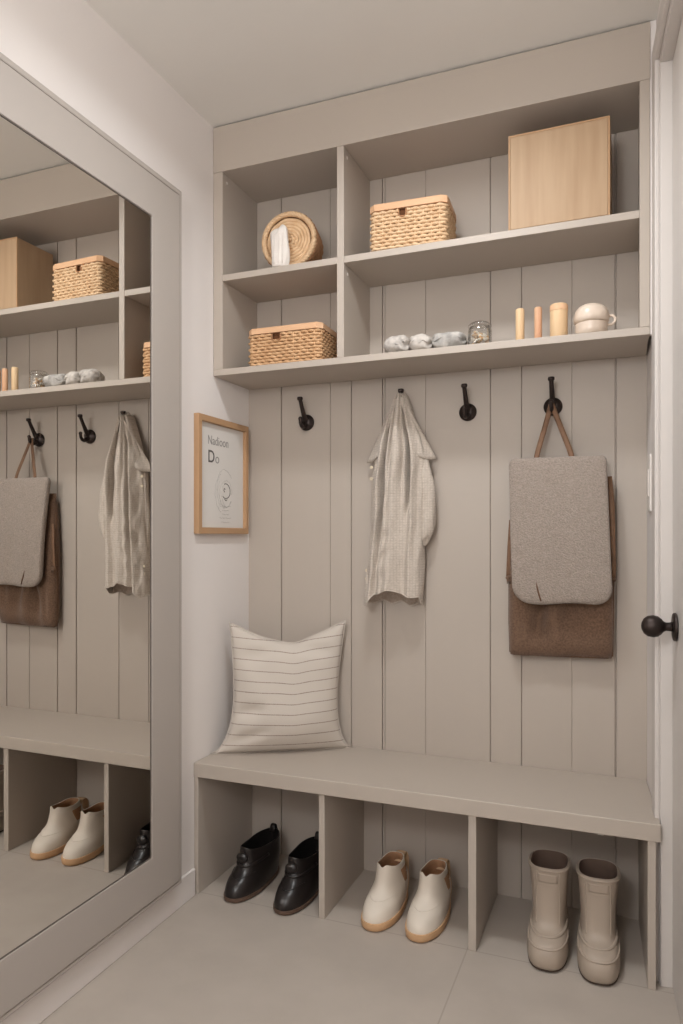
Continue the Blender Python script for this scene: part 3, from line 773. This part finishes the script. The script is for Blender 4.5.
# ------------------------------------------------------------------ throw pillow
def pillow():
    BL, BR = Vector((.000,2.200,.452)), Vector((.440,2.462,.452))
    TL, TR = Vector((.034,2.272,.912)), Vector((.420,2.448,.918))
    t = thing('throw_pillow', 'cream scatter cushion with thin stripes leaning in the bench corner', 'cushion', (.22,2.33,.45))
    ctr = Vector((.22,2.33,.45))
    nrm = ((BR-BL).cross(TL-BL)).normalized()
    if nrm.y > 0: nrm = -nrm
    N = 48; rowsF = []; rowsB = []; uv = []
    for j in range(N+1):
        v = j/N; rf, rb = [], []
        for i in range(N+1):
            u = i/N
            # pinched outline: the sides draw in between the corners
            px = .112*sin(pi*v**.62)**.85 if 0 < v < 1 else 0; uu = lerp(px*1.05, 1-px*.9, u)
            # top edge sags between the corners, bottom edge stays flat on the bench
            vv = lerp(.0, 1 - .150*(sin(pi*min(1,max(0,u)))**1.15) - .02*g(u,.56,.10), v)
            flare = -.018*(1-smooth01(v/.2))*(2*u-1)*-1
            p = BL.lerp(BR, uu).lerp(TL.lerp(TR, uu), vv)
            eu, ev = 1-abs(2*u-1)**2.6, 1-abs(2*v-1)**2.6
            th = (max(0,eu)*max(0,ev))**.52
            b = .082*th*(1 + .35*g(v,.22,.25))
            crease = -.024*g(v-.35*u, .08, .05)*g(u,.15,.16) - .024*g(v-.3*u,.30,.05)*g(u,.12,.14) + .006*sin(13*v+4*u)*th*g(u,.1,.25)
            crease += -.018*g(v+.5*u,1.25,.05)*g(u,.75,.2) - .018*g(v-.5*u,.72,.06)*g(u,.25,.2)
            rf.append(p + nrm*(b*.75 + crease*th)); rb.append(p - nrm*(b*.40))
        rowsF.append(rf); rowsB.append(rb)
    def fix(p):
        x, y, z = p; x = max(x, XL+.003); y = min(y, YB-.004); z = max(z, .4512); return Vector((x,y,z)) - ctr
    vs = []; uvs = []; idx = {}
    for side, rows in (('f',rowsF), ('b',rowsB)):
        for j in range(N+1):
            for i in range(N+1):
                edge = i in (0,N) or j in (0,N)
                key = ('e',i,j) if edge else (side,i,j)
                if key in idx: continue
                idx[key] = len(vs); vs.append(fix(rows[j][i])); uvs.append((i/N, (j/N)*(1-.150*.75*sin(pi*i/N)**1.15)*.97+.02))
    fs = []
    for side in ('f','b'):
        K = lambda i,j: idx[('e',i,j) if (i in (0,N) or j in (0,N)) else (side,i,j)]
        for j in range(N):
            for i in range(N):
                q = (K(i,j),K(i+1,j),K(i+1,j+1),K(i,j+1)); fs.append(q if side == 'f' else q[::-1])
    mb = MB(); mb.add(vs, fs); mb.uv = uvs
    mb.build('cushion_cover', M['pillow'], t, smooth=True)
    loop = [('e',i,0) for i in range(N)] + [('e',N,j) for j in range(N)] + [('e',i,N) for i in range(N,0,-1)] + [('e',0,j) for j in range(N,0,-1)]
    MB().tube([vs[idx[k]] for k in loop], .0022, 6, closed=True).build('piping', M['pipe'], t, smooth=True)
pillow()

# ------------------------------------------------------------------ shoes
def foot_ring(z, yf, yb, wf, wb, ex, n, dz=None, cxo=0.0):
    out = []
    yc, hy = (yf+yb)/2, (yb-yf)/2
    for k in range(n):
        a = 2*pi*k/n; c, s = cos(a), sin(a)                      # a = -90deg is the toe
        y = yc + hy*math.copysign(abs(s)**ex, s)
        tt = (y-yf)/max(1e-6, yb-yf)
        w = lerp(wf, wb, smooth01((tt-.25)/.6))
        x = w*math.copysign(abs(c)**ex, c) + cxo*(1-tt)
        out.append((x, y, z + (dz(a) if dz else 0)))
    return out
def shoe(name, label, loc, rz, group, tab, ztop, upper, lining, sole_m, dz, ex=.86, sole_h=.022, sole_out=.004, n=56, rings=34, inset=.006, lining_depth=.07):
    """tab: rows of (z, front, back, half width front, half width back)"""
    t = thing(name, label, 'shoe', loc, rz, group)
    cols = [[(r[0], r[i]) for r in tab] for i in range(1,5)]
    z0 = tab[0][0]; R = []
    for j in range(rings+1):
        z = z0 + (ztop-z0)*j/rings
        fade = smooth01((z-.55*ztop)/(.45*ztop))
        R.append(foot_ring(z, *[interp(c, z) for c in cols], ex, n, (lambda a, f=fade: dz(a)*f) if dz else None))
    # rolled top edge turning inwards, then the inside
    top = R[-1]; cx = 0; cy = sum(p[1] for p in top)/n
    def inw(d, dzz): 
        out = []
        for x, y, z in top:
            L = sqrt(x*x+(y-cy)**2); f = max(0, (L-d)/L); out.append((x*f, cy+(y-cy)*f, z+dzz))
        return out
    R2 = R + [inw(.0012,.002), inw(.003,.0025), inw(inset*.8,.0015)]
    MB().loft(R2, cap1=False).build('upper', upper, t, smooth=True)
    LR = [inw(inset*.8,.0014), inw(inset,-.004)]
    for j in range(1, 15):
        z = ztop - .006 - lining_depth*j/14; fade = smooth01((z-.55*ztop)/(.45*ztop))
        c4 = [interp(c, z) for c in cols]
        LR.append(foot_ring(z, c4[0]+inset, c4[1]-inset, c4[2]-inset, c4[3]-inset, ex, n, (lambda a, f=fade: dz(a)*f) if dz else None))
    MB().loft(LR, cap0=False).build('lining', lining, t, smooth=True)
    # sole
    yf, yb, wf, wb = [interp(c, z0) for c in cols]
    so = sole_out
    S = [foot_ring(0, yf+.006, yb-.004, wf-.003, wb-.003, ex, n), foot_ring(.004, yf-so*.3, yb+so*.6, wf+so*.6, wb+so*.6, ex, n),
         foot_ring(sole_h*.6, yf-so, yb+so, wf+so, wb+so, ex, n), foot_ring(sole_h, yf-so*.8, yb+so*.8, wf+so*.8, wb+so*.8, ex, n), foot_ring(sole_h+.001, yf+.004, yb-.004, wf-.004, wb-.004, ex, n)]
    MB().loft(S).build('sole', sole_m, t, smooth=True, angle=60)
    return t, cols, R
def seam(t, cols, zfun, a0, a1, ex, r, m, name='seam', out=.0006, n=40, flat=1.0):
    P = []
    for i in range(n+1):
        a = a0+(a1-a0)*i/n; z = zfun(a)
        yf, yb, wf, wb = [interp(c, z) for c in cols]
        q = foot_ring(z, yf-out, yb+out, wf+out, wb+out, ex, 4)
        yc, hy = (yf+yb)/2, (yb-yf)/2+out; c, s = cos(a), sin(a)
        y = yc + hy*math.copysign(abs(s)**ex, s); tt = (y-yf)/(yb-yf)
        w = lerp(wf, wb, smooth01((tt-.25)/.6))+out
        P.append((w*math.copysign(abs(c)**ex, c), y, z))
    return MB().tube(P, r, 6, flat=flat).build(name, m, t, smooth=True)

# cream ankle boots with gum soles
TW = [(.018,.0,.262,.056,.046),(.035,.002,.264,.0565,.047),(.050,.009,.266,.055,.048),(.062,.022,.267,.053,.0485),(.072,.040,.267,.050,.0485),(.085,.064,.265,.046,.047),(.100,.080,.260,.042,.044),(.120,.090,.250,.0395,.0405),(.140,.096,.240,.038,.038),(.170,.100,.232,.0375,.037)]
def dz_w(a): return (.010*g(cos(a),0,.7) - .012*g(cos(a),-.05,.22))*(sin(a) < 0) - .004*g(cos(a),0,.6)*(sin(a) > 0) - .007*abs(cos(a))**3
w, cols, R = shoe('ankle_boot', 'cream ankle boot with gum sole beside the left divider of the middle cubby', (.637,2.098,.0006), radians(-4), 'pair of cream ankle boots', TW, .156, M['cream'], M['tan_in'], M['gum'], dz_w, sole_h=.026, sole_out=.0045, lining_depth=.06)
seam(w, cols, lambda a: .074+.006*abs(cos(a)), -pi/2-1.0, -pi/2+1.0, .86, .0011, M['cream'])
seam(w, cols, lambda a: .060+.055*abs(cos(a)), pi/2-1.25, pi/2+1.25, .86, .0012, M['cream'])
P = [(.0,.238,.118),(0,.250,.138),(0,.268,.142),(0,.285,.128),(0,.291,.100),(0,.288,.068),(0,.270,.040)]
MB().tube([(0, interp([(k,p[1]) for k,p in enumerate(P)], i/4), interp([(k,p[2]) for k,p in enumerate(P)], i/4)) for i in range(25)], .017, 12, flat=.16, upv=(1,0,0)).build('heel_loop', M['tan_pale'], w, smooth=True)
# tan heel counter wrapped round the back
rows = []
for j in range(11):
    z = .030 + .075*j/10; r_ = []
    for i in range(31):
        a = pi/2 - (1.25-.035*j) + 2*(1.25-.035*j)*i/30
        c4 = [interp(c, z) for c in cols]
        yc, hy = (c4[0]+c4[1])/2, (c4[1]-c4[0])/2; y = yc+hy*abs(sin(a))**.86; tt = (y-c4[0])/(c4[1]-c4[0])
        x = lerp(c4[2],c4[3],smooth01((tt-.25)/.6))*math.copysign(abs(cos(a))**.86, cos(a)); r_.append((x*1.02, y+.001, z))
    rows.append(r_)
MB().grid(rows).build('heel_counter', M['tan_pale'], w, smooth=True, solid=-.0012)
# elastic side gussets
for sgn in (-1, 1):
    rows = []
    for j in range(9):
        z = .088 + .044*j/8; half = .010+.020*j/8; r_ = []
        for i in range(9):
            y = .19 + half*(2*i/8-1)
            yf, yb, wf, wb = [interp(c, z) for c in cols]; tt = (y-yf)/(yb-yf)
            s = (y-(yf+yb)/2)/((yb-yf)/2); ss = abs(s)**(1/.86); c = sqrt(max(0,1-ss*ss))
            x = lerp(wf,wb,smooth01((tt-.25)/.6))*c**.86 + .0008; r_.append((sgn*x, y, z))
        rows.append(r_)
    MB().grid(rows).build('side_gusset', M['tan_in'], w, smooth=True, solid=.001)
w.scale = (1.0,1.03,1.0)
dup(w, (.784,2.092,.0006), radians(-4), 'cream ankle boot with gum sole nearer the right divider of the middle cubby')

# black leather ankle boots
TB = [(.012,.0,.275,.055,.046),(.028,.001,.277,.056,.048),(.044,.008,.278,.055,.049),(.058,.020,.279,.053,.050),(.070,.038,.280,.050,.051),(.082,.056,.280,.046,.051),(.096,.070,.280,.043,.051),(.115,.078,.278,.041,.050),(.14,.081,.276,.041,.049),(.18,.083,.274,.042,.048)]
def dz_b(a): return .008*g(cos(a),0,.5)*(sin(a) < 0) + .004*g(cos(a),0,.55)*(sin(a) > 0) - .006*abs(cos(a))**3
b, cols, R = shoe('black_boot', 'black leather ankle boot beside the outer left panel of the bench', (.143,2.088,.0006), radians(-5), 'pair of black leather boots', TB, .144, M['black'], M['black_in'], M['brown_sole'], dz_b, sole_h=.016, sole_out=.003, lining_depth=.07)
seam(b, cols, lambda a: .096+.012*(1+sin(a)), -pi/2-1.5, -pi/2+1.5, .86, .0052, M['black'], 'ankle_strap', out=.001)
seam(b, cols, lambda a: .066+.012*abs(cos(a)), -pi/2-.95, -pi/2+.95, .86, .0016, M['black'])
seam(b, cols, lambda a: .0165, 0, 2*pi, .86, .0016, M['brown_sole'], 'welt', out=.002, n=70)
MB().ball((0,.073,.122), .018, 16, (1.25,.65,1.0)).build('tongue_pad', M['black'], b, smooth=True)
P = [(.0,.272,.095),(0,.281,.118),(0,.280,.146),(0,.272,.166),(0,.262,.162),(0,.258,.145)]
MB().tube([(0, interp([(k,p[1]) for k,p in enumerate(P)], i/5), interp([(k,p[2]) for k,p in enumerate(P)], i/5)) for i in range(26)], .010, 10, flat=.22, upv=(1,0,0)).build('pull_tab', M['black'], b, smooth=True)
b.scale = (1.02,1.03,1.0)
dup(b, (.336,2.080,.0006), radians(-3), 'black leather ankle boot beside the divider between the black and cream pairs')

# rubber boots
TR_ = [(.008,.003,.250,.053,.045),(.020,-.001,.251,.0555,.046),(.034,-.002,.251,.0565,.046),(.050,.001,.252,.0555,.046),(.066,.010,.252,.053,.045),(.076,.026,.251,.049,.043),(.082,.048,.250,.047,.043),(.090,.066,.247,.046,.043),(.105,.076,.240,.0455,.044),(.14,.080,.226,.046,.046),(.19,.080,.212,.049,.049),(.24,.076,.204,.0525,.0525),(.29,.074,.204,.053,.053)]
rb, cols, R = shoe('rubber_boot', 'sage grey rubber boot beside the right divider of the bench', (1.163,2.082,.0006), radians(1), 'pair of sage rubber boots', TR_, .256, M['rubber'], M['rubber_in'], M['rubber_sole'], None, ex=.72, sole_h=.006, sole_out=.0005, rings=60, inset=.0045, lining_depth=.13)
seam(rb, cols, lambda a: .252, 0, 2*pi, .72, .0042, M['rubber'], 'rim', out=.0005, n=80)
seam(rb, cols, lambda a: .080+.010*(1+sin(a))*.5, 0, 2*pi, .72, .0045, M['rubber'], 'vamp_ridge', out=.001, n=80)
seam(rb, cols, lambda a: .062+.010*(1+sin(a))*.5, 0, 2*pi, .72, .0028, M['rubber'], 'foxing_line', out=.0005, n=80)
def patch(z0, z1, hw, out, name, m, ridge=True):
    rows = []
    for j in range(9):
        z = lerp(z0, z1, j/8); yf = interp(cols[0], z); yb = interp(cols[1], z); r_ = []
        for i in range(13):
            x = hw*(2*i/12-1); w = interp(cols[2], z); c = min(.98,abs(x)/w); ct_ = c**(1/.72); s = sqrt(1-ct_*ct_)**.72
            y = (yf+yb)/2 - (yb-yf)/2*s - out; r_.append((x, y, z))
        rows.append(r_)
    return MB().grid(rows).build(name, m, rb, smooth=True, solid=-.0025)
patch(.216, .240, .026, .0004, 'front_patch', M['rubber'])
patch(.206, .211, .031, .0002, 'front_band', M['rubber'])
for sgn in (-1,1):
    pts = []
    for i in range(20):
        z = .094 + (.244-.094)*i/19; x = .031*sgn; w = interp(cols[2], z); yf = interp(cols[0], z); yb = interp(cols[1], z)
        ct_ = (abs(x)/w)**(1/.72); s = sqrt(1-ct_*ct_)**.72
        pts.append((x, (yf+yb)/2-(yb-yf)/2*s, z))
    MB().tube(pts, .0018, 6).build('front_rib', M['rubber'], rb, smooth=True)
rb.scale = (1.06,1.06,1.0)
dup(rb, (1.306,2.072,.0006), radians(3), 'sage grey rubber boot beside the right end panel of the bench')

# narrow white wall plate on the right wall beside the door casing
wp = thing('wall_plate', 'narrow white switch plate on the right wall beyond the door', 'switch', (0,0,0)); rloc(wp)
MB().box(-.008, -.0006, -.165, -.09, 1.30, 1.472).build('plate', M['plastic'], wp, bevel=.002)
MB().box(-.011, -.0078, -.148, -.107, 1.345, 1.427).build('rocker', M['plastic'], wp, bevel=.0015)

# ------------------------------------------------------------------ light
def area(name, loc, size, power, col, rot=(0,0,0), spread=180):
    l = bpy.data.lights.new(name, 'AREA'); l.shape = 'DISK'; l.size = size; l.energy = power; l.color = col; l.spread = radians(spread)
    o = bpy.data.objects.new(name, l); o.location = loc; o.rotation_euler = rot; C.objects.link(o); return o
WHITE = (.962, .985, 1.0)
area('ceiling_downlight', (.85, 1.5, ZC-.012),   .24, 8.8, WHITE, spread=158)
def point_fill(name, loc, r, power):
    l = bpy.data.lights.new(name, 'POINT'); l.shadow_soft_size = r; l.energy = power; l.color = WHITE
    o = bpy.data.objects.new(name, l); o.location = loc; C.objects.link(o)
point_fill('fill_light', (.92, -.5, 1.95), .18, 38)  # unseen fill light added behind the camera to lift ceiling and back wall
wd = bpy.data.worlds.new('World'); scene.world = wd; wd.use_nodes = True
wd.node_tree.nodes['Background'].inputs[0].default_value = (1,.96,.92,1); wd.node_tree.nodes['Background'].inputs[1].default_value = .0

# ------------------------------------------------------------------ camera
cam = bpy.data.cameras.new('camera'); co_ = bpy.data.objects.new('camera', cam); C.objects.link(co_)
cam.sensor_fit = 'VERTICAL'; cam.sensor_height = 36; cam.lens = 718.5*36/1024; cam.shift_y = 24.7/1024
cam.clip_start = .02
co_.location = (1.3805, 0, 1.2245); co_.rotation_euler = (pi/2, 0, .3801)
scene.camera = co_

scene.view_settings.view_transform = 'Standard'; scene.view_settings.look = 'None'
scene.view_settings.gamma = 1; scene.view_settings.use_curve_mapping = False
scene.view_settings.exposure = 0.53
scene.cycles.max_bounces = 10; scene.cycles.diffuse_bounces = 6; scene.cycles.caustics_reflective = False; scene.cycles.caustics_refractive = False
